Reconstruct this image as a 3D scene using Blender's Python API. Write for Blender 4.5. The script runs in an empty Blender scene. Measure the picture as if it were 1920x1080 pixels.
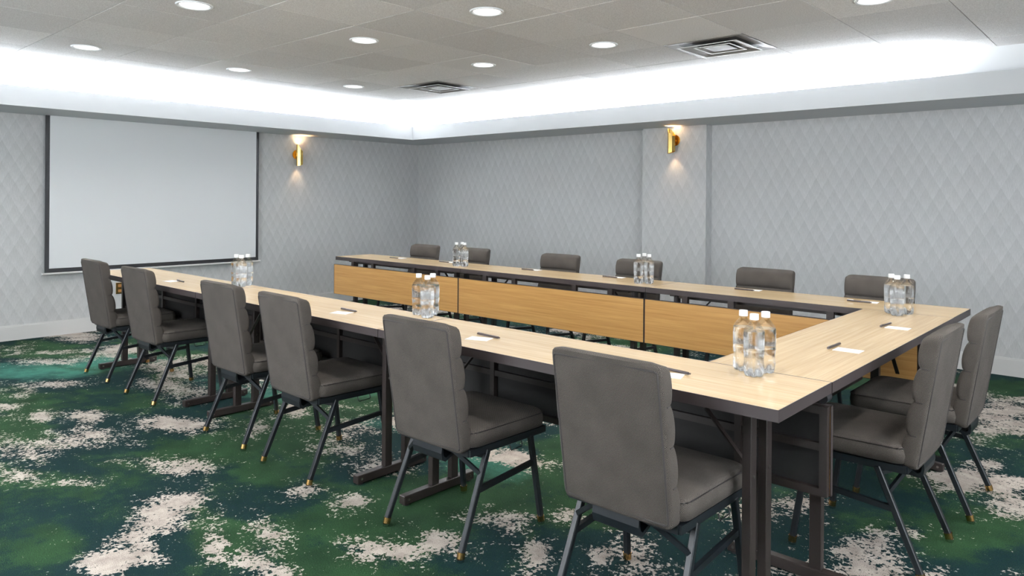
import bpy, bmesh, math, random
import numpy as np
from mathutils import Vector, Matrix
random.seed(4)
SC = bpy.context.scene
COL = SC.collection

# ------------------------------------------------------------------ camera
F_PX, CY = 1358.9, 376.8
YAW, PITCH, ROLL = .7341, -.0012, .0079
cam_d = bpy.data.cameras.new('camera')
cam_d.sensor_fit = 'HORIZONTAL'; cam_d.sensor_width = 36.0
cam_d.lens = 36.0 * F_PX / 1920.0
cam_d.shift_y = (CY - 540.0) / 1920.0
cam_d.clip_start = 0.05
cam = bpy.data.objects.new('camera', cam_d); COL.objects.link(cam)
_d = Vector((-math.sin(YAW)*math.cos(PITCH), math.cos(YAW)*math.cos(PITCH), math.sin(PITCH)))
_r = Vector((math.cos(YAW), math.sin(YAW), 0)); _u = _r.cross(_d)
_c, _s = math.cos(ROLL), math.sin(ROLL)
_r2, _u2 = _c*_r + _s*_u, -_s*_r + _c*_u
M = Matrix((( _r2.x, _u2.x, -_d.x, .8052), (_r2.y, _u2.y, -_d.y, -6.7928), (_r2.z, _u2.z, -_d.z, 1.3373), (0, 0, 0, 1)))
cam.matrix_world = M
SC.camera = cam

# ------------------------------------------------------------------ exposure, world, big lights
SC.view_settings.view_transform = 'Standard'
SC.view_settings.look = 'None'
SC.view_settings.gamma = 1.0
SC.view_settings.use_curve_mapping = False
SC.view_settings.exposure = 0.36
w = bpy.data.worlds.new('world'); SC.world = w; w.use_nodes = True
w.node_tree.nodes['Background'].inputs[0].default_value = (.8, .85, .9, 1)
w.node_tree.nodes['Background'].inputs[1].default_value = 0.05

COVE_POWER = 300.0        # emission of the hidden cove strips
DOWN_POWER = 5.0         # watts of each recessed downlight
FILL_POWER = 125.0     # added daylight-coloured fill from outside the view
LENS_EMIT = 2.2

# room geometry (metres); z up, wall_back at y=0, wall_left (projection screen) at x=XL
XL, XR, YB, YF = -7.135, 2.9, 0.0, -8.6
CEIL, SOF, LIP = 2.4722, 2.1065, 2.28
SD, CW = .69, .585       # soffit depth from wall, cove back wall distance from wall
TILE = .6096; GX, GY = -2.5425, -3.3548

def area(name, loc, rot, sx, sy, power, color=(1, 1, 1)):
    l = bpy.data.lights.new(name, 'AREA'); l.shape = 'RECTANGLE'; l.size = sx; l.size_y = sy
    l.energy = power; l.color = color
    o = bpy.data.objects.new(name, l); COL.objects.link(o); o.location = loc; o.rotation_euler = rot
    return o
# two unseen fill lights, added at the front and right walls
area('window_daylight', (-2.4, YF+.05, 1.3), (math.radians(90), 0, 0), 3.4, 1.4, FILL_POWER, (.93, .97, 1))
area('window_daylight', (XR-.05, -4.4, 1.3), (math.radians(90), 0, math.radians(90)), 3.4, 1.4, FILL_POWER*.8, (.93, .97, 1))

# ------------------------------------------------------------------ material helpers
def lin(c):
    return tuple((x/255/12.92 if x/255 <= .04045 else ((x/255+.055)/1.055)**2.4) for x in c) + (1,)
def mat(name, col=(200, 200, 200), rough=.5, metal=0, **k):
    m = bpy.data.materials.new(name); m.use_nodes = True
    b = m.node_tree.nodes['Principled BSDF']
    b.inputs['Base Color'].default_value = lin(col)
    b.inputs['Roughness'].default_value = rough; b.inputs['Metallic'].default_value = metal
    for n, v in k.items(): b.inputs[n].default_value = v
    return m
class N:
    def __init__(s, m): s.t = m.node_tree; s.b = s.t.nodes.get('Principled BSDF')
    def new(s, typ, **k):
        n = s.t.nodes.new(typ)
        for a, v in k.items():
            if a.startswith('i_'): n.inputs[int(a[2:])].default_value = v
            else: setattr(n, a, v)
        return n
    def l(s, a, b): s.t.links.new(a, b)
    def math(s, op, a, b=0.0, clamp=False):
        n = s.t.nodes.new('ShaderNodeMath'); n.operation = op; n.use_clamp = clamp
        for i, v in enumerate((a, b)):
            if isinstance(v, (int, float)): n.inputs[i].default_value = v
            else: s.l(v, n.inputs[i])
        return n.outputs[0]
    def mix(s, f, a, b, blend='MIX'):
        n = s.t.nodes.new('ShaderNodeMix'); n.data_type = 'RGBA'; n.blend_type = blend
        for sock, v in ((n.inputs[0], f), (n.inputs[6], a), (n.inputs[7], b)):
            if isinstance(v, (int, float, tuple)): sock.default_value = v
            else: s.l(v, sock)
        return n.outputs[2]
    def ramp(s, f, pts):
        n = s.t.nodes.new('ShaderNodeValToRGB'); e = n.color_ramp.elements
        while len(e) < len(pts): e.new(.5)
        for el, (p, c) in zip(e, pts): el.position = p; el.color = c if isinstance(c, tuple) else (c, c, c, 1)
        s.l(f, n.inputs[0]); return n.outputs[0]
    def noise(s, scale, vec=None, detail=3, rough=.5, dist=0):
        n = s.new('ShaderNodeTexNoise'); n.inputs['Scale'].default_value = scale
        n.inputs['Detail'].default_value = detail; n.inputs['Roughness'].default_value = rough
        n.inputs['Distortion'].default_value = dist
        if vec: s.l(vec, n.inputs['Vector'])
        return n.outputs['Fac']
    def bump(s, h, strength=.3, dist=.01):
        n = s.new('ShaderNodeBump'); n.inputs['Strength'].default_value = strength
        n.inputs['Distance'].default_value = dist; s.l(h, n.inputs['Height'])
        s.l(n.outputs[0], s.b.inputs['Normal'])
    def coord(s, which='Object'): return s.new('ShaderNodeTexCoord').outputs[which]
    def mapping(s, vec, scale=(1, 1, 1), rot=(0, 0, 0), loc=(0, 0, 0)):
        n = s.new('ShaderNodeMapping'); n.inputs['Scale'].default_value = scale
        n.inputs['Rotation'].default_value = rot; n.inputs['Location'].default_value = loc
        s.l(vec, n.inputs[0]); return n.outputs[0]

# plain materials
m_white = mat('white_paint', (226, 229, 231), .55)
m_sofwhite = mat('soffit_paint', (190, 193, 195), .6)
m_soffit_under = mat('soffit_underside', (196, 199, 202), .6)
m_baseboard = mat('baseboard_paint', (205, 205, 204), .45)
m_black = mat('black_plastic', (30, 30, 34), .5)
m_brownmetal = mat('brown_powdercoat', (38, 31, 29), .45, 0)
m_edge = mat('dark_edge_band', (52, 45, 45), .45)
m_underside = mat('table_underside', (15, 13, 13), .7)
m_navymetal = mat('blue_black_enamel', (15, 21, 26), .42, .1)
m_brass = mat('brass', (205, 165, 105), .2, 1.0)
m_chrome = mat('chrome', (215, 215, 215), .15, 1.0)
m_gold = mat('polished_gold', (226, 190, 112), .17, 1.0)
m_card = mat('white_card', (238, 240, 242), .6)
m_pen = mat('pen_body', (62, 54, 56), .35)
m_cap = mat('bottle_cap', (236, 239, 242), .4)
m_screwlight = mat('steel_screw', (150, 145, 140), .3, 1.0)

# wallpaper: grey, tall diamonds with hatch in two directions
def wallpaper():
    m = mat('wallpaper', (160, 163, 165), .62); n = N(m)
    g = n.new('ShaderNodeNewGeometry'); sep = n.new('ShaderNodeSeparateXYZ'); n.l(g.outputs['Position'], sep.inputs[0])
    h = n.math('ADD', sep.outputs[0], sep.outputs[1]); z = sep.outputs[2]
    # sheared coordinates: u = h/W + z/H, v = h/W - z/H
    a = n.math('DIVIDE', h, .105); b = n.math('DIVIDE', z, .195)
    u = n.math('ADD', a, b); v = n.math('SUBTRACT', a, b)
    fu = n.math('FRACT', u); fv = n.math('FRACT', v)
    wn = n.new('ShaderNodeTexWhiteNoise', noise_dimensions='2D'); cb = n.new('ShaderNodeCombineXYZ')
    n.l(n.math('FLOOR', u), cb.inputs[0]); n.l(n.math('FLOOR', v), cb.inputs[1]); n.l(cb.outputs[0], wn.inputs['Vector'])
    grad = n.math('ADD', n.math('MULTIPLY', n.math('SUBTRACT', 1.0, fu), .55), n.math('MULTIPLY', fv, .45))
    cmb = n.new('ShaderNodeCombineXYZ'); n.l(h, cmb.inputs[0]); n.l(z, cmb.inputs[1])
    h1 = n.noise(1, n.mapping(cmb.outputs[0], (300, 22, 1), (0, 0, math.radians(28))), 2)
    h2 = n.noise(1, n.mapping(cmb.outputs[0], (300, 22, 1), (0, 0, math.radians(-28))), 2)
    hatch = n.mix(n.ramp(grad, [(.45, 0.), (.55, 1.)]), h1, h2)
    base = n.mix(grad, lin((196, 198, 199)), lin((212, 213, 214)))
    base = n.mix(1.0, base, n.ramp(wn.outputs['Value'], [(0, .955), (1, 1.0)]), 'MULTIPLY')
    sh = n.ramp(hatch, [(.3, .82), (.7, 1.0)])
    big = n.ramp(n.noise(1.3, g.outputs['Position'], 2), [(.3, .95), (.7, 1.0)])
    c = n.mix(1.0, n.mix(1.0, base, sh, 'MULTIPLY'), big, 'MULTIPLY')
    n.l(c, n.b.inputs['Base Color']); n.b.inputs['Specular IOR Level'].default_value = .3
    return m
m_wall = wallpaper()

def tile_mat():
    m = mat('acoustic_tile', (165, 160, 156), .85); n = N(m)
    oi = n.new('ShaderNodeObjectInfo'); P = n.new('ShaderNodeNewGeometry').outputs['Position']
    sp = n.noise(170, P, 2, .7)
    c = n.mix(n.ramp(sp, [(.38, 0.), (.68, 1.)]), lin((204, 200, 198)), lin((240, 238, 236)))
    rnd = n.ramp(oi.outputs['Random'], [(0, .80), (1, 1.0)])
    n.l(n.mix(1.0, c, rnd, 'MULTIPLY'), n.b.inputs['Base Color']); n.bump(sp, .35, .004)
    return m
m_tile = tile_mat()
m_grid = mat('ceiling_grid', (150, 147, 143), .6)

def wood(name, c1, c2, rough, axis='x'):
    m = mat(name, c1, rough); n = N(m)
    P = n.coord('Object')
    sc = (2.2, 95, 95) if axis == 'x' else (95, 2.2, 95)
    g = n.noise(1.0, n.mapping(P, sc), 4, .65, .25)
    sc2 = (1.0, 22, 22) if axis == 'x' else (22, 1.0, 22)
    g2 = n.noise(1.0, n.mapping(P, sc2), 3, .5, .4)
    f = n.math('ADD', n.math('MULTIPLY', g, .7), n.math('MULTIPLY', g2, .3))
    n.l(n.mix(n.ramp(f, [(.32, 0.), (.66, 1.)]), lin(c1), lin(c2)), n.b.inputs['Base Color'])
    n.bump(g, .06, .002)
    return m
m_top = wood('oak_laminate_top', (184, 156, 116), (210, 186, 146), .27)
m_top.node_tree.nodes['Principled BSDF'].inputs['Coat Weight'].default_value = .2
m_top.node_tree.nodes['Principled BSDF'].inputs['Coat Roughness'].default_value = .12
m_modesty = wood('oak_laminate_front', (176, 128, 68), (205, 160, 98), .4)

def fabric(name, dark, light, check=True):
    m = mat(name, dark, .9); n = N(m)
    n.b.inputs['Specular IOR Level'].default_value = .15
    uv = n.coord('UV')
    ck = n.new('ShaderNodeTexChecker'); ck.inputs['Scale'].default_value = 210
    n.l(uv, ck.inputs[0])
    sep = n.new('ShaderNodeSeparateXYZ'); n.l(uv, sep.inputs[0])
    s1 = n.math('SINE', n.math('MULTIPLY', sep.outputs[0], 1500.0)); s2 = n.math('SINE', n.math('MULTIPLY', sep.outputs[1], 1500.0))
    w_ = n.math('ADD', n.math('MULTIPLY', n.math('MULTIPLY', s1, s2), .5), .5)
    nz = n.noise(420, uv, 2)
    f = n.math('ADD', n.math('MULTIPLY', w_, .75), n.math('MULTIPLY', nz, .35))
    f = n.ramp(f, [(.42, 0.), (.72, 1.)])
    mid = n.mix(n.ramp(n.noise(9, uv, 2), [(.35, 0.), (.65, 1.)]), lin(light), lin(tuple(int(v*.9) for v in light)))
    n.l(n.mix(f, lin(dark), mid), n.b.inputs['Base Color']); n.bump(w_, .35, .0015)
    return m
m_fab = fabric('check_weave_fabric', (24, 22, 22), (106, 100, 94))
m_piping = mat('dark_piping', (52, 49, 48), .9)
m_screenfab = mat('screen_fabric', (222, 225, 228), .75)

def emit(name, col, s):
    m = bpy.data.materials.new(name); m.use_nodes = True; t = m.node_tree
    for x in list(t.nodes): t.nodes.remove(x)
    e = t.nodes.new('ShaderNodeEmission'); e.inputs[0].default_value = lin(col); e.inputs[1].default_value = s
    o = t.nodes.new('ShaderNodeOutputMaterial'); t.links.new(e.outputs[0], o.inputs[0]); return m
m_cove = emit('cove_led', (240, 247, 255), COVE_POWER)
m_lens = emit('downlight_lens', (255, 252, 246), LENS_EMIT)
m_bulb = emit('sconce_bulb', (255, 196, 120), 30)

def clear(name, ior, tint, trans, rough=0.0):
    m = bpy.data.materials.new(name); m.use_nodes = True; t = m.node_tree
    for x in list(t.nodes): t.nodes.remove(x)
    g = t.nodes.new('ShaderNodeBsdfGlass'); g.inputs['IOR'].default_value = ior; g.inputs['Color'].default_value = tint; g.inputs['Roughness'].default_value = rough
    tr = t.nodes.new('ShaderNodeBsdfTransparent'); tr.inputs[0].default_value = tint
    mx = t.nodes.new('ShaderNodeMixShader'); mx.inputs[0].default_value = trans
    t.links.new(g.outputs[0], mx.inputs[1]); t.links.new(tr.outputs[0], mx.inputs[2])
    o = t.nodes.new('ShaderNodeOutputMaterial'); t.links.new(mx.outputs[0], o.inputs[0]); return m
m_plastic = clear('clear_plastic', 1.4, (1, 1, 1, 1), .72)
m_water = clear('water', 1.33, (1, 1, 1, 1), .12)

# carpet: the pattern and the lit-looking turquoise areas come from smooth patch fields stored per vertex, broken up by fine noise
def carpet():
    m = mat('carpet', (40, 70, 60), .95); n = N(m)
    n.b.inputs['Specular IOR Level'].default_value = .1
    pass
    P = n.new('ShaderNodeNewGeometry').outputs['Position']
    at = n.new('ShaderNodeAttribute'); at.attribute_name = 'patches'
    sep = n.new('ShaderNodeSeparateColor'); n.l(at.outputs['Color'], sep.inputs[0])
    be, gr, te = sep.outputs[0], sep.outputs[1], sep.outputs[2]
    f1 = n.noise(58, P, 3, .62, .6); f2 = n.noise(11, P, 5, .72); f3 = n.noise(230, P, 2, .6)
    fine = n.math('ADD', n.math('MULTIPLY', n.math('SUBTRACT', f1, .5), 1.7), n.math('MULTIPLY', n.math('SUBTRACT', f2, .5), 1.5))
    bm = n.ramp(n.math('ADD', be, fine), [(.47, 0.), (.52, 1.)])
    gm = n.ramp(n.math('ADD', gr, n.math('ADD', n.math('MULTIPLY', n.math('SUBTRACT', f3, .5), .9), n.math('MULTIPLY', n.math('SUBTRACT', f2, .5), 1.1))), [(.4, 0.), (.56, 1.)])
    dark = n.mix(f3, lin((6, 22, 27)), lin((20, 50, 54)))
    dark = n.mix(n.ramp(f1, [(.38, 0.), (.7, .8)]), dark, lin((16, 44, 38)))
    green = n.mix(n.ramp(n.math('ADD', n.math('MULTIPLY', f3, .6), n.math('MULTIPLY', n.noise(5, P, 2), .4)), [(.35, 0.), (.65, 1.)]), lin((20, 42, 28)), lin((46, 78, 48)))
    beige = n.mix(n.math('ADD', n.math('MULTIPLY', f3, .5), n.math('MULTIPLY', n.ramp(n.noise(9, P, 4, .7), [(.35, 0.), (.62, 1.)]), .5)), lin((132, 122, 115)), lin((208, 199, 190)))
    teal = n.mix(f3, lin((44, 96, 84)), lin((78, 138, 120)))
    c = n.mix(gm, dark, green)
    tm = n.ramp(n.math('ADD', te, n.math('MULTIPLY', n.math('SUBTRACT', f2, .5), .6)), [(.35, 0.), (.75, 1.)])
    c = n.mix(n.math('MULTIPLY', tm, .8), c, teal)
    c = n.mix(bm, c, beige)
    c = n.mix(1.0, c, n.ramp(n.noise(300, P, 1), [(.3, .62), (.62, 1.0)]), 'MULTIPLY')
    n.l(c, n.b.inputs['Base Color']); n.bump(f3, .6, .006)
    return m
m_carpet = carpet()

# ------------------------------------------------------------------ mesh helpers
def link(name, me, m=None, parent=None):
    o = bpy.data.objects.new(name, me); COL.objects.link(o)
    if m is not None and not len(me.materials):
        for x in (m if isinstance(m, (list, tuple)) else [m]): me.materials.append(x)
    if parent is not None: o.parent = parent
    return o
def tag(o, label=None, cat=None, group=None, kind=None):
    for k, v in (('label', label), ('category', cat), ('group', group), ('kind', kind)):
        if v: o[k] = v
    return o
def empty(name, loc=(0, 0, 0), rz=0, **k):
    o = bpy.data.objects.new(name, None); COL.objects.link(o); o.location = loc; o.rotation_euler = (0, 0, rz)
    o.empty_display_size = .1
    return tag(o, **k)
def BM(): return bmesh.new()
def box(bm, x0, x1, y0, y1, z0, z1, mi=0):
    vs = [bm.verts.new((x, y, z)) for z in (z0, z1) for x, y in ((x0, y0), (x1, y0), (x1, y1), (x0, y1))]
    fs = []
    for q in ((3, 2, 1, 0), (4, 5, 6, 7), (0, 1, 5, 4), (1, 2, 6, 5), (2, 3, 7, 6), (3, 0, 4, 7)):
        f = bm.faces.new([vs[i] for i in q]); f.material_index = mi; fs.append(f)
    return vs
def bar(bm, a, b, w, h=None, up=(0, 0, 1)):
    """square tube from a to b"""
    h = h or w; a, b = Vector(a), Vector(b); d = (b-a).normalized(); up = Vector(up)
    if abs(d.dot(up)) > .95: up = Vector((1, 0, 0))
    s = d.cross(up).normalized(); t = s.cross(d)
    vs = [bm.verts.new(p + s*i*w/2 + t*j*h/2) for p in (a, b) for i, j in ((-1, -1), (1, -1), (1, 1), (-1, 1))]
    for q in ((0, 1, 2, 3), (7, 6, 5, 4), (0, 4, 5, 1), (1, 5, 6, 2), (2, 6, 7, 3), (3, 7, 4, 0)):
        bm.faces.new([vs[i] for i in q])
def tube(bm, pts, r, seg=8, closed=False):
    pts = [Vector(p) for p in pts]; n = len(pts); rings = []
    ref = Vector((0, 0, 1))
    for i, p in enumerate(pts):
        a = pts[(i-1) % n] if (closed or i > 0) else p; b = pts[(i+1) % n] if (closed or i < n-1) else p
        d = (b-a).normalized(); q = ref if abs(d.dot(ref)) < .9 else Vector((1, 0, 0))
        s = d.cross(q).normalized(); t = s.cross(d)
        rings.append([bm.verts.new(p + (s*math.cos(k*2*math.pi/seg) + t*math.sin(k*2*math.pi/seg))*r) for k in range(seg)])
    for i in range(n if closed else n-1):
        A, B = rings[i], rings[(i+1) % n]
        off = 0
        if closed or True:
            off = min(range(seg), key=lambda o: (A[0].co-B[o].co).length)
        for k in range(seg):
            bm.faces.new([A[k], A[(k+1) % seg], B[(k+1+off) % seg], B[(k+off) % seg]])
    if not closed:
        bm.faces.new(rings[0][::-1]); bm.faces.new(rings[-1])
def lathe(bm, prof, seg=24, lobes=None, cx=0, cy=0):
    rings = []
    for z, r in prof:
        ring = []
        for k in range(seg):
            a = k*2*math.pi/seg; rr = r
            if lobes: rr = r*(1 - lobes(z)*(.5-.5*math.cos(5*a)))
            ring.append(bm.verts.new((cx+rr*math.cos(a), cy+rr*math.sin(a), z)))
        rings.append(ring)
    for A, B in zip(rings, rings[1:]):
        for k in range(seg): bm.faces.new([A[k], A[(k+1) % seg], B[(k+1) % seg], B[k]])
    bm.faces.new(rings[0][::-1]); bm.faces.new(rings[-1])
def done(bm, name, m=None, parent=None, smooth=None, bevel=0, uv=False, seg=2):
    bmesh.ops.recalc_face_normals(bm, faces=bm.faces[:])
    if bevel:
        bmesh.ops.bevel(bm, geom=[e for e in bm.edges if e.calc_face_angle(0) > .5], offset=bevel, segments=seg, affect='EDGES', profile=.5, clamp_overlap=True)
    if uv:
        L = bm.loops.layers.uv.new('UVMap')
        for f in bm.faces:
            n_ = f.normal; ax = max(range(3), key=lambda i: abs(n_[i]))
            for lp in f.loops:
                c = lp.vert.co
                lp[L].uv = (c.y, c.z) if ax == 0 else (c.x, c.z) if ax == 1 else (c.x, c.y)
    me = bpy.data.meshes.new(name); bm.to_mesh(me); bm.free()
    if smooth is not None:
        for p in me.polygons: p.use_smooth = True
        if smooth < 3: me.set_sharp_from_angle(angle=smooth)
    return link(name, me, m, parent)
def copy_tree(o, parent=None):
    c = o.copy(); COL.objects.link(c); c.parent = parent
    for ch in list(o.children): copy_tree(ch, c)
    return c

# ------------------------------------------------------------------ structure: floor with carpet patches and painted lit areas (world metres: cx,cy, half-axis a, half-axis b)
BEIGE=[(-3.67,-5.59,0.17,0.16,0.27,-0.07),(-3.27,-5.74,0.11,0.11,0.16,-0.04),(-7.02,-4.42,0.18,0.18,0.27,-0.08),(-5.88,-4.92,0.2,0.19,0.15,-0.04),(-5.12,-5.14,0.15,0.14,0.1,-0.03),(-4.25,-5.46,0.03,0.03,0.12,-0.03),(-4.05,-5.27,0.06,0.05,0.11,-0.03),(-4.68,-4.43,0.14,0.14,0.36,-0.16),(-3.59,-4.97,0.16,0.15,0.09,-0.04),(-2.88,-5.2,0.1,0.09,0.1,-0.04),(-2.1,-5.8,0.05,0.05,0.08,-0.03),(-2.21,-5.67,0.05,0.04,0.1,-0.04),(-2.32,-5.52,0.07,0.06,0.09,-0.04),(-2.38,-5.38,0.06,0.06,0.07,-0.03),(-1.93,-5.48,0.03,0.03,0.12,-0.06),(-1.81,-5.29,0.06,0.05,0.08,-0.05),(-1.65,-5.45,0.1,0.09,0.1,-0.05),(-3.09,-4.67,0.04,0.04,0.11,-0.06),(-4.13,-4.02,0.11,0.11,0.2,-0.11),(-2.56,-4.36,0.12,0.12,0.32,-0.23),(-2.1,-4.58,0.09,0.08,0.08,-0.06),(-1.83,-4.9,0.05,0.05,0.11,-0.08),(-1.45,-5.1,0.06,0.06,0.07,-0.05),(-1.33,-5.03,0.07,0.06,0.05,-0.04),(-1.28,-4.88,0.05,0.04,0.06,-0.05),(-1.24,-4.56,0.09,0.08,0.08,-0.08),(-0.92,-4.72,0.04,0.03,0.07,-0.09),(-1.73,-3.98,0.09,0.08,0.06,-0.06),(-1.08,-4.34,0.05,0.04,0.05,-0.06),(-0.64,-4.41,0.07,0.06,0.06,-0.1),(-0.6,-3.71,0.08,0.07,0.1,-0.22),(-0.44,-3.51,0.09,0.08,0.06,-0.15),(0.03,-3.83,0.09,0.08,0.04,-0.16),(0.07,-1.67,0.13,0.12,0.04,-0.3),(0.28,-2.88,0.07,0.06,0.03,-0.21),(0.08,-2.77,0.09,0.08,0.02,-0.11),(-0.08,-4.07,0.09,0.08,0.03,-0.08),(-5.95,-4.32,0.13,0.13,0.19,-0.07),(-4.65,-4.05,0.09,0.09,0.17,-0.09),(-3.35,-4.23,0.05,0.05,0.13,-0.08),(0.19,-3.82,0.04,0.04,0.01,-0.06),(0.11,-2.41,0.08,0.08,0.01,-0.07),(-2.97,-5.6,0.07,0.07,0.07,-0.02),(-2.11,-5.0,0.05,0.05,0.07,-0.04),(-0.74,-4.56,0.04,0.03,0.04,-0.05),(-2.59,-3.98,0.07,0.07,0.25,-0.2),(-2.54,-0.48,0.11,0.11,0.15,-0.29),(-3.96,-0.73,0.12,0.12,0.16,-0.21),(-4.49,-0.68,0.1,0.11,0.14,-0.16),(-6.36,-1.12,0.12,0.12,0.21,-0.17)]
GREEN=[(-4.17,-5.56,0.08,0.08,0.26,-0.06),(-2.73,-5.58,0.19,0.18,0.2,-0.07),(-2.53,-5.93,0.11,0.11,0.24,-0.06),(-3.07,-5.02,0.15,0.14,0.18,-0.08),(-2.43,-5.0,0.09,0.09,0.1,-0.06),(-2.68,-4.59,0.06,0.06,0.35,-0.22),(-2.09,-5.42,0.07,0.07,0.26,-0.12),(-1.55,-4.78,0.14,0.13,0.12,-0.1),(-3.12,-4.02,0.1,0.09,0.18,-0.13),(-5.6,-4.19,0.26,0.25,0.26,-0.11),(-6.62,-4.88,0.2,0.19,0.24,-0.06),(-1.7,-3.55,0.09,0.08,0.18,-0.24),(-0.98,-4.67,0.04,0.04,0.07,-0.08),(-1.0,-4.23,0.09,0.09,0.09,-0.12),(-0.12,-3.62,0.11,0.11,0.03,-0.11),(-0.15,-2.75,0.12,0.11,0.05,-0.2),(-0.09,-0.53,0.14,0.14,0.03,-0.22),(0.19,-3.39,0.1,0.09,0.03,-0.18),(-1.48,-4.95,0.09,0.09,0.09,-0.07),(-1.48,-4.53,0.09,0.08,0.08,-0.08),(-1.42,-5.24,0.1,0.09,0.06,-0.04),(-4.77,-4.41,0.07,0.07,0.31,-0.13),(-3.09,-1.02,0.22,0.21,0.15,-0.22),(-5.48,-0.85,0.23,0.22,0.24,-0.23),(-4.11,-4.96,0.15,0.14,0.15,-0.06)]

LIT_TEAL=[(-5.4,-4.62,.55,.45,.25,-.2),(-6.3,-3.4,.5,.4,.4,-.3),(-3.9,-3.9,.4,.3,.3,-.25),(-2.2,-3.9,.3,.25,.35,-.3),(-3.2,-1.6,.4,.3,.3,-.3),(-5.9,-5.3,.4,.3,.15,-.1)]  # lighter turquoise of lit-looking areas, painted into the carpet colour
def floor():
    x0, x1, y0, y1 = XL, XR, YF, YB; s = .03
    nx, ny = int((x1-x0)/s)+1, int((y1-y0)/s)+1
    X, Y = np.meshgrid(np.linspace(x0, x1, nx), np.linspace(y0, y1, ny))
    rng = np.random.default_rng(7)
    def field(octs, ang=0.6, ratio=1.9):
        f = np.zeros_like(X); c, s_ = math.cos(ang), math.sin(ang)
        U, V = X*c+Y*s_, -X*s_+Y*c
        for o in range(octs):
            for k in range(9):
                a = rng.uniform(0, 2*math.pi); q = 2*math.pi*(.75*1.9**o)*rng.uniform(.7, 1.3)
                f += np.sin(q*(U*math.cos(a)/ratio+V*math.sin(a)) + rng.uniform(0, 6.28))/(1.5**o)
        return f/np.std(f)
    n1, n2, n3, n4 = field(5), field(5), field(4), field(4)
    def blobs(L, soft=1.0):
        out = np.zeros_like(X)
        for cx, cy, ax, ay, bx, by in L:
            det = ax*by-ay*bx
            if abs(det) < 1e-4: continue
            dx, dy = X-cx, Y-cy
            p = (dx*by-dy*bx)/det; q = (ax*dy-ay*dx)/det
            p = p*(1+.12*n1)+.35*n3; q = q*(1+.12*n2)+.35*n4
            out = np.maximum(out, np.exp(-(p*p+q*q)*.5))
        return out
    be = .62*blobs(BEIGE) + .075*n1 + .05
    known = np.clip(((X+1.8)/3.4)**2 + ((Y+4.9)/1.0)**2, 0, 1)
    be += known*np.clip(.3*(n1-.45), 0, .5)
    gr = .6*blobs(GREEN) + .2*n2 + .34
    te = .72*blobs(LIT_TEAL) + .08*n2
    col = np.stack([np.clip(be, 0, 1), np.clip(gr, 0, 1), np.clip(te, 0, 1), np.ones_like(X)], -1)
    idx = np.arange(nx*ny).reshape(ny, nx)
    quads = np.stack([idx[:-1, :-1], idx[:-1, 1:], idx[1:, 1:], idx[1:, :-1]], -1).reshape(-1, 4)
    me = bpy.data.meshes.new('floor')
    me.vertices.add(nx*ny); me.vertices.foreach_set('co', np.stack([X, Y, X*0], -1).astype('f4').ravel())
    me.loops.add(quads.size); me.loops.foreach_set('vertex_index', quads.ravel().astype('i4'))
    me.polygons.add(len(quads)); me.polygons.foreach_set('loop_start', np.arange(0, quads.size, 4).astype('i4'))
    me.update(calc_edges=True)
    a = me.color_attributes.new('patches', 'FLOAT_COLOR', 'POINT'); a.data.foreach_set('color', col.astype('f4').ravel())
    o = link('floor', me, m_carpet); tag(o, kind='structure')
floor()

def struct(name, bm, m, parent=None, bevel=0):
    o = done(bm, name, m, parent, bevel=bevel)
    if parent is None: o['kind'] = 'structure'
    return o
T = .12
b = BM(); box(b, XL-T, XL, YF, YB, 0, CEIL+.1); struct('wall_left', b, m_wall)
b = BM(); box(b, XL-T, XR+T, YB, YB+T, 0, CEIL+.1); struct('wall_back', b, m_wall)
b = BM(); box(b, XR, XR+T, YF, YB, 0, CEIL+.1); struct('wall_right', b, m_wall)
b = BM(); box(b, XL-T, XR+T, YF-T, YF, 0, CEIL+.1); struct('wall_front', b, m_wall)
# shallow pilaster on the back wall
b = BM(); box(b, -3.342, -2.607, -.12, 0.0, 0, SOF); struct('trim_1', b, m_wall)
# baseboards with a small bevelled top
def baseboard(name, pts):
    """pts: plan polyline of the wall face, board grows to the right-hand side normal given"""
    b = BM()
    for (x0, x1, y0, y1) in pts:
        box(b, x0, x1, y0, y1, 0, .128)
        xm, ym = (x1-x0), (y1-y0)
        if xm < ym: box(b, x0, x0+(x1-x0)*.7, y0, y1, .128, .14) if x0 < -2 else box(b, x1-(x1-x0)*.7, x1, y0, y1, .128, .14)
        else: box(b, x0, x1, y1-(y1-y0)*.7, y1, .128, .14)
    struct(name, b, m_baseboard)
baseboard('baseboard_left', [(XL, XL+.016, YF, YB)])
baseboard('baseboard_back', [(XL+.016, -3.342, -.016, 0), (-2.607, XR-.016, -.016, 0), (-3.358, -2.591, -.136, -.12)])
baseboard('baseboard_right', [(XR-.016, XR, YF, YB)])

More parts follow.
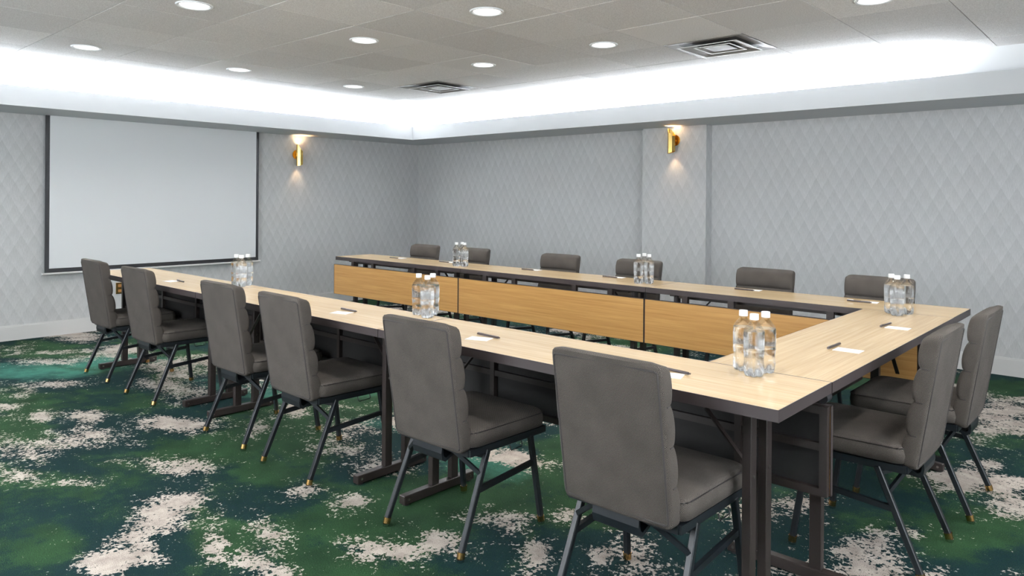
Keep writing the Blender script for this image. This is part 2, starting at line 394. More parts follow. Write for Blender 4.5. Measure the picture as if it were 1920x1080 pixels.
# ceiling: backing + tiles + soffit with cove all round
b = BM(); box(b, XL-T, XR+T, YF-T, YB+T, CEIL+.012, CEIL+.11)
ceiling = struct('ceiling', b, m_grid)
ix0, ix1, iy0, iy1 = XL+CW+.02, XR-CW, YF+CW, -CW
VENTS = [(3, 2), (1, 2)]
skip = set()
tile_mesh = {}
def tile(x0, x1, y0, y1, hole=None):
    w_, h_ = round(x1-x0, 3), round(y1-y0, 3)
    key = (w_, h_)
    if key not in tile_mesh:
        bb = BM(); g = .0022
        box(bb, -w_/2+g, w_/2-g, -h_/2+g, h_/2-g, 0, .013)
        bmesh.ops.bevel(bb, geom=[e for e in bb.edges if all(v.co.z < .001 for v in e.verts)], offset=.002, segments=1, affect='EDGES')
        me = bpy.data.meshes.new('ceiling_tile'); bb.to_mesh(me); bb.free(); me.materials.append(m_tile); tile_mesh[key] = me
    o = bpy.data.objects.new('ceiling_tile', tile_mesh[key]); COL.objects.link(o); o.parent = ceiling
    o.location = ((x0+x1)/2, (y0+y1)/2, CEIL + random.choice((0, 0, .001, -.0012, .0005)))
i0 = math.floor((ix0-GX)/TILE); i1 = math.ceil((ix1-GX)/TILE)
j0 = math.floor((iy0-GY)/TILE); j1 = math.ceil((iy1-GY)/TILE)
VENT_CELLS = {(1, 2), (-4, 2)}
for i in range(i0, i1):
    for j in range(j0, j1):
        x0, x1 = max(GX+i*TILE, ix0), min(GX+(i+1)*TILE, ix1)
        y0, y1 = max(GY+j*TILE, iy0), min(GY+(j+1)*TILE, iy1)
        if x1-x0 < .02 or y1-y0 < .02 or (i, j) in VENT_CELLS: continue
        tile(x0, x1, y0, y1)
# white T-bars catching light here and there are the tile gaps' metal grid
def ring_box(b, d0, d1, z0, z1):
    """rectangular ring between offsets d0<d1 from the walls"""
    box(b, XL+d0, XR-d0, YB-d1, YB-d0, z0, z1)
    box(b, XL+d0, XR-d0, YF+d0, YF+d1, z0, z1)
    box(b, XL+d0, XL+d1, YF+d1, YB-d1, z0, z1)
    box(b, XR-d1, XR-d0, YF+d1, YB-d1, z0, z1)
b = BM(); ring_box(b, 0, SD-.012, SOF+.001, SOF+.016); done(b, 'soffit', m_soffit_under, ceiling)
b = BM(); ring_box(b, SD-.012, SD, SOF, LIP); done(b, 'fascia', m_sofwhite, ceiling)
b = BM(); ring_box(b, .3, CW, SOF+.016, CEIL+.012); done(b, 'cove_wall', m_white, ceiling)

# cove LED strips, one per side
def strip(x0, x1, y0, y1):
    cx, cy, cz = (x0+x1)/2, (y0+y1)/2, SOF+.158
    b = BM(); box(b, x0, x1, y0, y1, SOF+.0165, cz+.008); ch = done(b, 'led_strip', m_white, ceiling)
    b = BM(); e = .012; box(b, x0+e, x1-e, y0+e, y1-e, cz+.0081, cz+.012); done(b, 'diffuser', m_cove, ch)
q0, q1 = CW+.03, SD-.015
strip(XL+SD, -.5, -q1, -q0)
strip(XL+q0, XL+q1, YF+SD, YB-CW-.02)
strip(XL+SD, XR-SD, YF+q0, YF+q1)
strip(XR-q1, XR-q0, YF+SD, -1.4)

# windows added out of view, framing the fill lights behind and beside the camera
def added_window(n, cx, cy, horizontal):
    fr = BM(); w_ = 1.8
    for a0, a1, z0, z1 in ((-w_, w_, .52, .58), (-w_, w_, 2.02, 2.08), (-w_, -w_+.06, .58, 2.02), (w_-.06, w_, .58, 2.02), (-.03, .03, .58, 2.02)):
        if horizontal: box(fr, cx+a0, cx+a1, cy, cy+.04, z0, z1)
        else: box(fr, cx-.04, cx, cy+a0, cy+a1, z0, z1)
    struct('window_%d' % n, fr, m_white)
added_window(1, -2.4, YF, True); added_window(2, XR, -4.4, False)

# ------------------------------------------------------------------ downlights
def downlight(loc, label):
    t = empty('recessed_downlight', (loc[0], loc[1], CEIL), label=label, cat='ceiling light', group='round recessed downlights')
    b = BM(); seg = 40
    prof = [(-.001, .086), (-.006, .088), (-.007, .1), (-.001, .104), (0, .104)]
    rings = [[b.verts.new((r*math.cos(k*2*math.pi/seg), r*math.sin(k*2*math.pi/seg), z)) for k in range(seg)] for z, r in prof]
    for A, B_ in zip(rings, rings[1:]):
        for k in range(seg): b.faces.new([A[k], A[(k+1) % seg], B_[(k+1) % seg], B_[k]])
    done(b, 'trim_ring', m_white, t, smooth=1.0)
    b = BM(); lathe(b, [(-.0012, .0865), (-.0006, .0865)], seg); done(b, 'gasket', m_black, t)
    b = BM(); lathe(b, [(-.004, .078), (-.0012, .083)], seg); done(b, 'lens', m_lens, t)
    l = bpy.data.lights.new('downlight_lamp', 'AREA'); l.shape = 'DISK'; l.size = .15; l.energy = DOWN_POWER; l.color = (1, .955, .89)
    try: l.spread = math.radians(140)
    except Exception: pass
    o = bpy.data.objects.new('downlight_lamp', l); COL.objects.link(o); o.location = (loc[0], loc[1], CEIL-.012)
xs = [-5.286, -3.457, -2.238, -.409, .81]; ys = [-2.44, -3.66, -4.879, -6.098]
ynm = {0: 'nearest the back wall', 1: 'second from the back wall', 2: 'third from the back wall', 3: 'fourth from the back wall'}
xnm = {0: 'row closest to the screen', 1: 'second row from the screen', 2: 'third row from the screen', 3: 'row by the right end of the tables', 4: 'row right of the tables'}
for i, x in enumerate(xs):
    for j, y in enumerate(ys):
        downlight((x, y), 'recessed downlight, %s, %s' % (ynm[j], xnm[i]))

# ------------------------------------------------------------------ air vents (square 4-way diffusers)
m_vent = mat('vent_metal', (150, 146, 142), .5, .5)
m_ventdark = mat('vent_dark', (84, 82, 80), .6)
m_ventedge = mat('vent_edge', (225, 225, 225), .4)
def vent(cx, cy, label):
    t = empty('air_vent', (cx, cy, CEIL), label=label, cat='air vent', group='square ceiling air diffusers')
    h = TILE/2-.003
    def frame(b, o, i, zo, zi, th=.002):
        A = [b.verts.new((sx*o, sy*o, zo)) for sx, sy in ((-1, -1), (1, -1), (1, 1), (-1, 1))]
        B_ = [b.verts.new((sx*i, sy*i, zi)) for sx, sy in ((-1, -1), (1, -1), (1, 1), (-1, 1))]
        C_ = [b.verts.new((sx*o, sy*o, zo+th)) for sx, sy in ((-1, -1), (1, -1), (1, 1), (-1, 1))]
        D_ = [b.verts.new((sx*i, sy*i, zi+th)) for sx, sy in ((-1, -1), (1, -1), (1, 1), (-1, 1))]
        for k in range(4):
            l = (k+1) % 4
            b.faces.new([A[k], A[l], B_[l], B_[k]]); b.faces.new([D_[k], D_[l], C_[l], C_[k]])
            b.faces.new([A[l], A[k], C_[k], C_[l]]); b.faces.new([B_[k], B_[l], D_[l], D_[k]])
    b = BM(); box(b, -h, h, -h, h, .008, .011); done(b, 'back_plate', m_ventdark, t)
    b = BM(); frame(b, h, .222, -.002, .007); done(b, 'outer_flange', m_vent, t)
    for k, (o, i) in enumerate(((.222, .135), (.135, .09))):
        b = BM(); frame(b, o, i, -.018+.004*k, .004); done(b, 'louvre', m_vent, t)
        b = BM(); frame(b, o+.007, o-.006, -.0195+.004*k, -.0195+.004*k); done(b, 'louvre_edge', m_ventedge, t)
    b = BM(); box(b, -.09, .09, -.09, .09, -.0105, -.008); done(b, 'centre_panel', m_vent, t)
vent(GX+1.5*TILE, GY+2.5*TILE, 'square metal ceiling air diffuser, the nearer and larger one at right')
vent(GX-3.5*TILE, GY+2.5*TILE, 'square metal ceiling air diffuser, the far one near the room corner')

# ------------------------------------------------------------------ projection screen
t = empty('projection_screen', (-7.08, -3.57, .6), label='white pull-down projection screen with black border hanging on the left wall', cat='projection screen')
b = BM(); box(b, -.0015, .0015, -1.052, 1.055, .05, SOF-.6+.02); done(b, 'screen_fabric', m_screenfab, t)
b = BM()
box(b, -.0025, .0025, -1.089, -1.0521, .012, SOF-.58); box(b, -.0025, .0025, 1.0551, 1.087, .012, SOF-.58); box(b, -.0025, .0025, -1.0519, 1.0549, .012, .0499)
done(b, 'black_border', m_black, t)
b = BM(); tube(b, [(0, -1.112, 0), (0, 1.108, 0)], .0105, 12); done(b, 'bottom_bar', m_baseboard, t, smooth=1)
for y in (-1.112, 1.108):
    b = BM(); tube(b, [(0, y-.004, 0), (0, y+.004, 0)], .013, 12); done(b, 'end_cap', m_white, t, smooth=1)

# brass outlet on left wall
t = empty('wall_outlet', (XL, -3.975, .405), label='small brass electrical outlet plate low on the left wall', cat='outlet')
b = BM(); box(b, 0, .006, -.036, .036, -.058, .058); done(b, 'cover_plate', m_brass, t, bevel=.002)
for dz in (-.026, .026):
    b = BM(); box(b, .006, .009, -.016, .016, dz-.014, dz+.014); done(b, 'socket', mat('outlet_socket', (150, 105, 50), .5), t, bevel=.001)

# ------------------------------------------------------------------ sconces
def sconce(loc, rz, mir, label):
    """local +y points away from the wall"""
    t = empty('wall_sconce', loc, rz, label=label, cat='wall light', group='gold wall sconces')
    b = BM(); seg = 28
    A = [b.verts.new((.058*math.cos(k*2*math.pi/seg), 0, .058*math.sin(k*2*math.pi/seg))) for k in range(seg)]
    B_ = [b.verts.new((.058*math.cos(k*2*math.pi/seg), .012, .058*math.sin(k*2*math.pi/seg))) for k in range(seg)]
    b.faces.new(A); b.faces.new(B_[::-1])
    for k in range(seg): b.faces.new([A[k], A[(k+1) % seg], B_[(k+1) % seg], B_[k]])
    done(b, 'wall_plate', m_gold, t, smooth=.6)
    b = BM(); tube(b, [(0, .012, 0), (0, .045, 0)], .012, 10); done(b, 'arm', m_gold, t, smooth=.6)
    # faceted open sleeve, top cut diagonally, folded lip
    def sleeve(r, name, m):
        b = BM(); ns = 7; top = []; bot = []
        for k in range(ns):
            a = k*2*math.pi/ns + .35; x, y = r*math.cos(a), r*math.sin(a)*.9
            zt = .085 + .045*(-mir*x/r); zb = -.125 + .014*(mir*x/r)
            if y > 0: zt -= .03*y/r; zb -= .008*y/r
            top.append((x, y+.075, zt)); bot.append((x, y+.075, zb))
        o = [b.verts.new(p) for p in top]; u = [b.verts.new(p) for p in bot]
        s = .93
        oi = [b.verts.new((p[0]*s, .075+(p[1]-.075)*s, p[2])) for p in top]; ui = [b.verts.new((p[0]*s, .075+(p[1]-.075)*s, p[2])) for p in bot]
        for k in range(ns):
            l = (k+1) % ns
            b.faces.new([u[k], u[l], o[l], o[k]]); b.faces.new([oi[k], oi[l], ui[l], ui[k]])
            b.faces.new([o[k], o[l], oi[l], oi[k]]); b.faces.new([ui[k], ui[l], u[l], u[k]])
        done(b, name, m, t)
    sleeve(.042, 'shade', m_gold)
    b = BM(); lathe(b, [(-.035, .004), (-.03, .012), (.0, .015), (.03, .012), (.035, .004)], 12, cx=0, cy=.075); done(b, 'bulb', m_bulb, t, smooth=1)
    Rz = Matrix.Rotation(rz, 4, 'Z')
    for dz, up in ((.09, True), (-.135, False)):
        l = bpy.data.lights.new('sconce_lamp', 'SPOT'); l.energy = 5.5 if up else 2.8; l.color = (1, .68, .38)
        l.spot_size = math.radians(110 if up else 80); l.spot_blend = .7; l.shadow_soft_size = .015
        o = bpy.data.objects.new('sconce_lamp', l); COL.objects.link(o)
        o.location = Vector(loc) + Rz @ Vector((0, .06, dz - (.03 if up else -.03)))
        o.rotation_euler = (math.radians(180) if up else 0, 0, 0)
sconce((XL+.001, -1.955, 1.875), math.radians(-90), -1, 'gold wall sconce on the left wall beside the projection screen')
sconce((-2.955, -.121, 1.965), math.radians(180), -1, 'gold wall sconce on the pilaster of the back wall')

# ------------------------------------------------------------------ tables
L, W, H = 1.829, .4375, .75
YN = -4.7693
def table(name_loc, rz, label, posts=(.19, .31), modesty=True, cut=0, knobs=False):
    """local: x along length centred, y from outer (sitting) edge 0 to inner edge W"""
    L = globals()['L']
    t = empty('training_table', name_loc, rz, label=label, cat='table', group='training tables of the U')
    g = .0018
    b = BM(); box(b, -L/2+g+.002, L/2-g-.002, .002, W-.002, H-.034, H); done(b, 'tabletop', m_top, t)
    b = BM()
    for x0, x1, y0, y1 in ((-L/2+g, L/2-g, 0, .002), (-L/2+g, L/2-g, W-.002, W), (-L/2+g, -L/2+g+.002, .002, W-.002), (L/2-g-.002, L/2-g, .002, W-.002)):
        box(b, x0, x1, y0, y1, H-.036, H-.00005)
    done(b, 'edge_band', m_edge, t)
    b = BM(); box(b, -L/2+.01, L/2-.01, .01, W-.01, H-.036, H-.034); done(b, 'underside', m_underside, t)
    for sx in (-1, 1):
        xf = sx*(L/2-.17)
        b = BM(); box(b, xf-.019, xf+.019, .006, W-.006, .006, .045); ft = done(b, 'foot_bar', m_brownmetal, t, bevel=.003, seg=1)
        for y in (.03, W-.03):
            b = BM(); lathe(b, [(0, .016), (.006, .016)], 12, cx=xf, cy=y); done(b, 'glide', m_black, ft)
            b = BM(); tube(b, [(xf-.0215, y, .026), (xf+.0215, y, .026)], .006, 8); done(b, 'bolt', m_screwlight, ft)
        for y in posts:
            b = BM(); box(b, xf-.015, xf+.015, y-.021, y+.021, .045, H-.052); done(b, 'leg_post', m_brownmetal, t, bevel=.002, seg=1)
        for y in posts:
            b = BM(); tube(b, [(xf-.017, y, .47), (xf+.017, y, .47)], .006, 8); done(b, 'bolt', m_screwlight, t)
        b = BM(); box(b, xf-.019, xf+.019, .06, W-.06, H-.052, H-.036); done(b, 'top_bracket', m_brownmetal, t)
        # folding brace from post to underside
        b = BM(); bar(b, (xf-sx*.015, sum(posts)/2, .46), (xf-sx*.24, sum(posts)/2, H-.05), .018, .006); done(b, 'folding_brace', m_brownmetal, t)
        b = BM(); box(b, xf-sx*.24-.03, xf-sx*.24+.03, sum(posts)/2-.02, sum(posts)/2+.02, H-.058, H-.036); done(b, 'hinge_block', m_black, t)
    if knobs:
        for x in (-L/2+.035, L/2-.035):
            b = BM(); tube(b, [(x-.022, .035, H-.062), (x+.022, .035, H-.062)], .017, 14); done(b, 'lock_knob', m_black, t, smooth=.7)
            b = BM(); box(b, x-.03, x+.03, .03, .12, H-.05, H-.036); done(b, 'knob_bracket', m_brownmetal, t)
    # long rails under the top
    for y in (.16, .33):
        b = BM(); box(b, -L/2+.2, L/2-.2, y-.015, y+.015, H-.066, H-.036); done(b, 'rail', m_brownmetal, t)
    if modesty:
        z0, z1 = .372, .672; y = W+.006; L = globals()['L'] - cut
        b = BM(); box(b, -L/2+.006, L/2-.006, y, y+.012, z0+.002, z1-.002); mp = done(b, 'modesty_panel', m_modesty, t)
        b = BM()
        box(b, -L/2+.003, L/2-.003, y-.003, y+.0135, z0, z0+.0025); box(b, -L/2+.003, L/2-.003, y-.003, y+.0135, z1-.0025, z1)
        box(b, -L/2+.003, -L/2+.006, y-.003, y+.0135, z0, z1); box(b, L/2-.006, L/2-.003, y-.003, y+.0135, z0, z1)
        done(b, 'panel_edge', m_edge, mp)
        b = BM(); yb = y-.026
        box(b, -L/2+.008, L/2-.008, yb, y-.0005, z0+.003, z0+.028); box(b, -L/2+.008, L/2-.008, yb, y-.0005, z1-.028, z1-.003)
        for x in (-L/2+.021, -.6, 0, .6, L/2-.021): box(b, x-.0125, x+.0125, yb, y-.0005, z0+.028, z1-.028)
        box(b, -L/2+.03, L/2-.03, yb+.004, y-.0005, z0+.15, z0+.175)
        done(b, 'panel_frame', m_brownmetal, mp)
        b = BM(); box(b, -L/2+.01, L/2-.01, y-.0035, y-.0006, z0+.004, z1-.004); done(b, 'panel_back', m_underside, mp)
        for x in (-.62, -.3, .3, .62):
            b = BM(); box(b, x-.02, x+.02, y-.03, y-.004, z1-.01, H-.036); done(b, 'hanger', m_brownmetal, t)
    return t
for k, where in enumerate(('farthest of the near run, closest to the projection screen', 'middle one of the near run', 'near run, its corner closest to the camera')):
    xc = -L*(2.5-k)
    table((xc, YN, 0), 0, 'oak-topped table, ' + where)
YFAR = YN + 2*W + L
for k, where in enumerate(('leftmost of the far run', 'middle of the far run', 'right end of the far run')):
    xc = -L*(2.5-k)
    table((xc, YFAR, 0), math.pi, 'oak-topped table with oak front, ' + where)
table((0, YN+W+L/2, 0), math.radians(90), 'oak-topped cross table joining the near and far runs at the right', posts=(.105, .325), cut=.12, knobs=True)

# ------------------------------------------------------------------ chairs (local: faces +y)
def make_chair():
    t = empty('banquet_chair')
    # backrest: channelled pad
    b = BM(); NH, z0, z1 = 56, .385, .872
    def yb(z): return -.205 - (z-.395)/(.875-.395)*.075      # rear plane
    rings = []
    for i in range(NH+1):
        v = i/NH; z = z0 + (z1-z0)*v
        ph = (v*4) % 1.0
        ch = abs(math.sin(math.pi*v*4))**.5 if 0 < v < 1 else 0
        hw = .2 - .002*(1-ch); d = .050 + .016*ch
        e = min(v, 1-v)*(z1-z0)
        if e < .022:
            k = math.sqrt(max(0, 1-(1-e/.022)**2)); d = .03 + (d-.03)*k; hw = hw-.010*(1-k)
        y0 = yb(z); r = .018; ring = []
        corners = [(-hw+.004, y0, 4, .006), (hw-.004, y0, 4, .006), (hw, y0+d, 7, r), (-hw, y0+d, 7, r)]
        def arc(cx, cy, rr, a0, n_):
            return [(cx+rr*math.cos(math.radians(a0+90*q/(n_-1))), cy+rr*math.sin(math.radians(a0+90*q/(n_-1)))) for q in range(n_)]
        P = []
        P += arc(-hw+.013, y0+.013, .013, 180, 4)
        P += [(-hw*.5, y0-.002), (0, y0-.003), (hw*.5, y0-.002)]
        P += arc(hw-.013, y0+.013, .013, 270, 4)
        P += arc(hw-r, y0+d-r, r, 0, 5)
        bulge = .008*ch
        P += [(hw*.6, y0+d+bulge*.7), (hw*.2, y0+d+bulge), (-hw*.2, y0+d+bulge), (-hw*.6, y0+d+bulge*.7)]
        P += arc(-hw+r, y0+d-r, r, 90, 5)
        zoff = 0
        ring = [b.verts.new((x, y, z)) for x, y in P]
        rings.append(ring)
    for A, B_ in zip(rings, rings[1:]):
        n_ = len(A)
        for k in range(n_): b.faces.new([A[k], A[(k+1) % n_], B_[(k+1) % n_], B_[k]])
    # domed caps
    for ring, dz in ((rings[0], -.006), (rings[-1], .006)):
        cx = sum((v.co for v in ring), Vector())/len(ring); cx.z += dz
        c = b.verts.new(cx)
        mid = [b.verts.new(v.co*.25 + Vector((v.co.x*.5, cx.y*.75, 0)) + Vector((0, 0, (cx.z)*.75 + dz*.0))) for v in ring]
        for v_, m_ in zip(ring, mid):
            m_.co = Vector((v_.co.x*.9, cx.y+(v_.co.y-cx.y)*.55, v_.co.z+dz*.75))
        for k in range(len(ring)):
            l = (k+1) % len(ring)
            b.faces.new([ring[k], ring[l], mid[l], mid[k]]); b.faces.new([mid[k], mid[l], c])
    back = done(b, 'backrest', m_fab, t, smooth=1.1, uv=True)
    # piping round the rear panel
    pts = []
    for z, x in ((.405, -.186), (.64, -.187), (.846, -.187), (.852, -.184), (.855, -.176), (.856, 0), (.855, .176), (.852, .184), (.846, .187), (.64, .187), (.405, .186), (.399, .184), (.396, .176), (.395, 0), (.396, -.176), (.399, -.184)):
        pts.append((x, yb(z)+.0005, z))
    b = BM(); tube(b, pts, .0035, 6, closed=True); done(b, 'piping', m_piping, back, smooth=1)
    for q in (1, 2, 3):
        z = z0+(z1-z0)*q/4; yf = yb(z)
        b = BM(); tube(b, [(-.1985, yf+.02, z), (-.1975, yf+.04, z), (-.186, yf+.0505, z), (-.1, yf+.0512, z), (0, yf+.0515, z), (.1, yf+.0512, z), (.186, yf+.0505, z), (.1975, yf+.04, z), (.1985, yf+.02, z)], .0022, 6); done(b, 'seam', m_piping, back, smooth=1)
    # seat cushion: rounded box with dome
    b = BM(); NX, NY = 18, 18
    def prof(u):   # rounded-square edge inset
        return u
    top = []; bot = []; mid = []
    def outline(i, n_):
        pass
    layers = [(.398, .006), (.402, .0), (.43, -.003), (.45, .0), (.462, .008), (.469, .02), (.472, .045)]
    def loop(z, ins):
        x1_, y0_, y1_ = .224-ins, -.172+ins, .262-ins; r = max(.045-ins*.3, .02); P = []
        for cx, cy, a0 in ((x1_-r, y1_-r, 0), (-x1_+r, y1_-r, 90), (-x1_+r+.006, y0_+r, 180), (x1_-r-.006, y0_+r, 270)):
            for q in range(7):
                a = math.radians(a0+15*q); P.append((cx+r*math.cos(a), cy+r*math.sin(a)))
        return [b.verts.new((x, y, z)) for x, y in P]
    R_ = [loop(z, i_) for z, i_ in layers]
    for A, B_ in zip(R_, R_[1:]):
        for k in range(len(A)): b.faces.new([A[k], A[(k+1) % len(A)], B_[(k+1) % len(A)], B_[k]])
    b.faces.new(R_[0][::-1])
    last = R_[-1]
    for s_, dz in ((.7, .004), (.4, .006)):
        nw = [b.verts.new((v.co.x*s_ / (1 if s_ == .7 else .7), .045+(v.co.y-.045)*s_/(1 if s_ == .7 else .7), .472+dz)) for v in last]
        for k in range(len(last)): b.faces.new([last[k], last[(k+1) % len(last)], nw[(k+1) % len(last)], nw[k]])
        last = nw
    b.faces.new(last)
    seat = done(b, 'seat', m_fab, t, smooth=1.0, uv=True)
    b = BM(); P = []
    for cx, cy, a0 in ((.18, .218, 0), (-.18, .218, 90), (-.172, -.128, 180), (.172, -.128, 270)):
        for q in range(5):
            a = math.radians(a0+22.5*q); P.append((cx+.0445*math.cos(a), cy+.0445*math.sin(a), .4545))
    tube(b, P, .0028, 6, closed=True); done(b, 'seam', m_piping, seat, smooth=1)
    # frame
    b = BM()
    for sx in (-1, 1): bar(b, (sx*.2, -.172, .381), (sx*.208, .262, .381), .022, .026)
    bar(b, (-.2, -.165, .379), (.2, -.165, .379), .022, .026); bar(b, (-.208, .251, .381), (.208, .251, .381), .022, .026)
    box(b, -.19, .19, -.15, .24, .386, .397)
    done(b, 'seat_frame', m_navymetal, t)
    glide = None
    for sx in (-1, 1):
        # rear legs: rise from splayed foot to the side rail
        top = Vector((sx*.205, -.075, .375)); foot = Vector((sx*.218, -.225, .026))
        b = BM(); bar(b, foot, top, .022, .022, up=(0, 1, .3)); lg = done(b, 'leg', m_navymetal, t, bevel=.003, seg=1)
        b = BM(); d = (foot-top).normalized()
        lathe(b, [(0, .013), (.002, .0145), (.012, .0145)], 14, cx=sx*.2185, cy=-.2285)
        g1 = done(b, 'glide', m_chrome, lg, smooth=.7)
        b = BM(); tube(b, [Vector((sx*.2185, -.2275, .012)), foot+(foot-top).normalized()*-.008], .0155, 14); done(b, 'brass_ferrule', m_brass, lg, smooth=.7)
        top = Vector((sx*.21, .172, .375)); foot = Vector((sx*.2285, .222, .026))
        b = BM(); bar(b, foot, top, .022, .022, up=(0, 1, .3)); lg = done(b, 'leg', m_navymetal, t, bevel=.003, seg=1)
        b = BM(); lathe(b, [(0, .013), (.002, .0145), (.012, .0145)], 14, cx=sx*.229, cy=.2235); done(b, 'glide', m_chrome, lg, smooth=.7)
        b = BM(); tube(b, [Vector((sx*.229, .2232, .012)), foot+(foot-top).normalized()*-.008], .0155, 14); done(b, 'brass_ferrule', m_brass, lg, smooth=.7)
        # side stretcher
        b = BM(); bar(b, (sx*.213, -.135, .236), (sx*.216, .19, .262), .016, .02); done(b, 'stretcher', m_navymetal, t)
        # diagonal brace from rear leg to rear rail
        b = BM(); bar(b, (sx*.21, -.115, .29), (sx*.1, -.16, .372), .012, .016); done(b, 'brace', m_navymetal, t)
        b = BM(); bar(b, (sx*.205, -.085, .352), (sx*.11, -.162, .376), .012, .016); done(b, 'brace', m_navymetal, t)
    # curved plate joining back to frame
    b = BM(); ss = []
    for y, z in ((-.2, .395), (-.204, .36), (-.2, .335), (-.184, .325), (-.15, .338), (-.12, .356), (-.12, .366), (-.15, .352), (-.18, .34), (-.191, .347), (-.195, .362), (-.192, .395)):
        ss.append([b.verts.new((x, y, z)) for x in (-.085, .085)])
    for k in range(len(ss)):
        l = (k+1) % len(ss); b.faces.new([ss[k][0], ss[k][1], ss[l][1], ss[l][0]])
    b.faces.new([s[0] for s in ss]); b.faces.new([s[1] for s in ss][::-1])
    done(b, 'back_bracket', m_navymetal, t)
    # ganging loop of wire under the right rail
    b = BM(); tube(b, [(.2215, .035, .37), (.2275, .035, .352), (.2275, .038, .348), (.2275, .1, .35), (.2275, .104, .354), (.2215, .104, .37)], .0025, 6); done(b, 'ganging_loop', m_navymetal, t, smooth=1)
    return t
first = make_chair(); used = False
def place(x, y, rz, label, group, dz=0):
    global used
    c = copy_tree(first) if used else first
    used = True
    c.location = (x, y, 0); c.rotation_euler = (0, 0, rz); tag(c, label, 'chair', group)
GN, GF, GR = 'grey chairs along the near run of tables', 'grey chairs along the far run of tables', 'grey chairs at the cross table'
near = [(-5.04, -4.645, 0, 'leftmost of the near row, below the projection screen'), (-4.208, -4.66, .012, 'second from left in the near row'),
        (-3.03, -4.664, 0, 'third from left in the near row'), (-2.346, -4.69, -.03, 'fourth from left in the near row'),
        (-1.338, -4.70, .0, 'second nearest to the camera, left of the foreground one'), (-.442, -4.725, .0, 'the biggest, in the foreground')]
for x, y, rz, s in near: place(x, y, rz, 'grey chair seen from behind, ' + s, GN)
far = [(-4.80, -2.14, 'leftmost of the row'), (-4.10, -2.14, 'second from left, beside bottles'),
       (-3.05, -2.14, 'third from left'), (-2.265, -2.14, 'directly behind three bottles left of the pilaster'),
       (-1.25, -2.14, 'first one right of the pilaster'), (-.52, -2.14, 'rightmost, partly behind bottles')]
for x, y, s in far: place(x, y, math.pi, 'grey padded chair at the far tables, ' + s, GF)
place(-.05, -3.715, math.radians(90), 'grey chair at the right of the cross table, the nearer of two', GR)
place(-.02, -3.03, math.radians(90), 'grey chair at the right of the cross table, the farther of two', GR)

# ------------------------------------------------------------------ bottles
def make_bottle():
    t = empty('water_bottle')
    def lob(z): return .42*max(0, 1-z/.034)**.8 if z < .034 else 0
    prof = [(0, .026), (.003, .0305), (.010, .0338), (.020, .0348), (.034, .0345), (.046, .033), (.055, .0322), (.066, .033), (.080, .0348), (.087, .035), (.089, .0341), (.091, .035), (.146, .035), (.152, .0345), (.158, .032), (.168, .0255), (.178, .0175), (.183, .0138), (.187, .0125), (.188, .0148), (.190, .0148), (.191, .0118), (.198, .0114)]
    b = BM(); lathe(b, prof, 40, lob); done(b, 'bottle_body', m_plastic, t, smooth=1.2)
    b = BM(); wp = [(z+.0012, r-.0012) for z, r in prof if z < .15] + [(.1525, .033)]
    lathe(b, wp, 40, lob); done(b, 'water', m_water, t, smooth=1.2)
    b = BM(); lathe(b, [(.1905, .0138), (.1905, .0148), (.2085, .0146), (.2095, .0135)], 28); done(b, 'cap', m_cap, t, smooth=.6)
    return t
bot0 = None
groups = [
    ('leftmost set on the near tables', [(-3.81, -4.425, 'left one'), (-3.72, -4.437, 'front one'), (-3.77, -4.365, 'right one')]),
    ('middle set on the near tables', [(-2.015, -4.37, 'left one'), (-1.915, -4.4, 'front one'), (-1.97, -4.315, 'rear right one')]),
    ('set nearest the camera', [(-0.288, -4.37, 'left one'), (-0.225, -4.425, 'front middle one'), (-0.218, -4.347, 'right one')]),
    ('set at the far right corner', [(-0.28, -2.565, 'left one'), (-0.235, -2.63, 'front middle one'), (-0.21, -2.545, 'right one')]),
    ('left set on the far tables', [(-3.848, -2.364, 'left one'), (-3.85, -2.293, 'rear middle one'), (-3.764, -2.345, 'right one')]),
    ('set on the far tables left of the pilaster', [(-1.984, -2.351, 'left one'), (-1.994, -2.257, 'rear middle one'), (-1.924, -2.306, 'right one')]),
]
groups[3] = ('set at the far right corner', groups[3][1])
for where, L_ in groups:
    for x, y, s in L_:
        o = make_bottle() if bot0 is None else copy_tree(bot0)
        if bot0 is None: bot0 = o
        o.location = (x, y, H); o.rotation_euler = (0, 0, random.uniform(0, 6)); tag(o, 'clear water bottle, %s, %s' % (s, where), 'bottle', 'clear water bottles in sets of three')

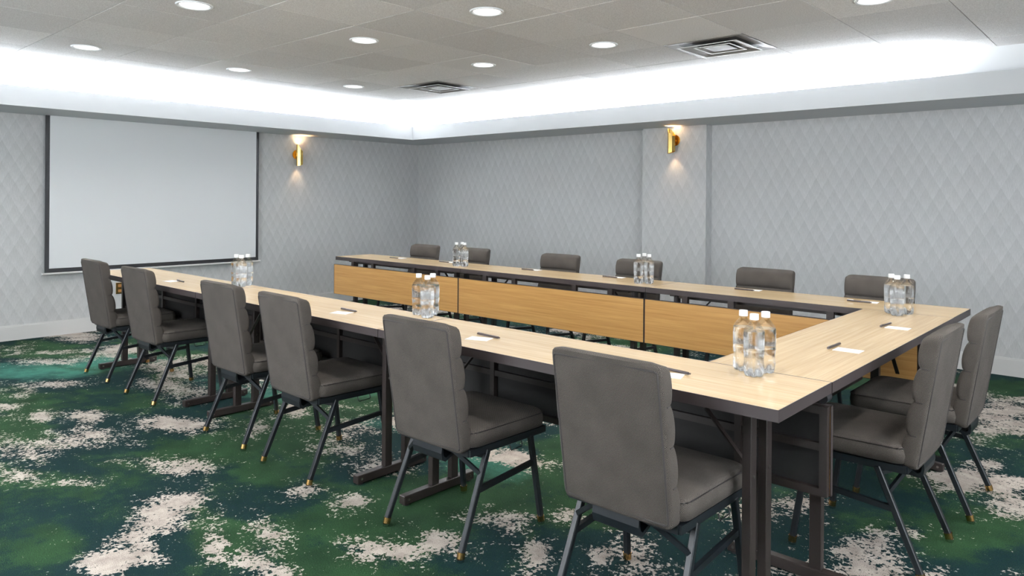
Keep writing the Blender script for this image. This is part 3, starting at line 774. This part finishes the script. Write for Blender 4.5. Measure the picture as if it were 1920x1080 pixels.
# ------------------------------------------------------------------ pens and note cards
def make_pen():
    t = empty('pen')
    b = BM(); tube(b, [(-.068, 0, .005), (.062, 0, .005)], .0048, 10); done(b, 'barrel', m_pen, t, smooth=.7)
    b = BM(); tube(b, [(.062, 0, .005), (.07, 0, .005)], .003, 8); done(b, 'tip', m_pen, t, smooth=.7)
    b = BM(); bar(b, (-.066, 0, .0112), (-.03, 0, .0108), .003, .0015); done(b, 'clip', m_chrome, t)
    return t
def make_card():
    b = BM(); box(b, -.05, .05, -.036, .036, 0, .0012); return done(b, 'note_card', m_card)
pen0 = make_pen(); card0 = make_card(); pu = False
def pen_card(px, py, pr_, cx, cy, cr, s, card=True):
    global pu
    p = copy_tree(pen0) if pu else pen0; c = (card0.copy() if pu else card0) if card else None
    if pu and c: COL.objects.link(c)
    pu = True
    p.location = (px, py, H+.0002+(.0012 if card else 0)); p.rotation_euler = (0, 0, pr_); tag(p, 'dark brown pen ' + s, 'pen', 'dark pens at the seats')
    if c:
        c.location = (cx, cy, H+.0001); c.rotation_euler = (0, 0, cr); tag(c, 'small white note card ' + s, 'card', 'white note cards at the seats')
pen_card(-4.285, -4.59, -.1, -4.36, -4.622, .1, 'on the near tables behind the second chair from the screen')
pen_card(-2.364, -4.548, -.02, -2.34, -4.61, .35, 'on the near tables beside the fourth chair from the screen')
pen_card(-1.346, -4.553, -.06, -1.345, -4.61, .35, 'on the near tables right of the second nearest chair')
pen_card(-.45, -4.566, -.12, -.44, -4.62, .3, 'on the near tables behind the nearest chair')
pen_card(-.192, -3.727, 1.55, -.128, -3.757, 0, 'on the cross table, the nearer of the two there')
pen_card(-.185, -3.02, 1.5, -.125, -3.05, 0, 'on the cross table, the farther of the two there')
for x, y, s in ((-4.88, -2.235, 'leftmost'), (-4.2, -2.187, 'left of the leftmost far bottles'), (-3.17, -2.185, 'before the third chair'),
                (-2.35, -2.171, 'left of the bottles before the fourth chair'), (-1.27, -2.184, 'before the fifth chair'), (-.535, -2.245, 'before the sixth chair')):
    pen_card(x, y, -.06, x+.04, y+.05, .1, 'on the far tables, ' + s)
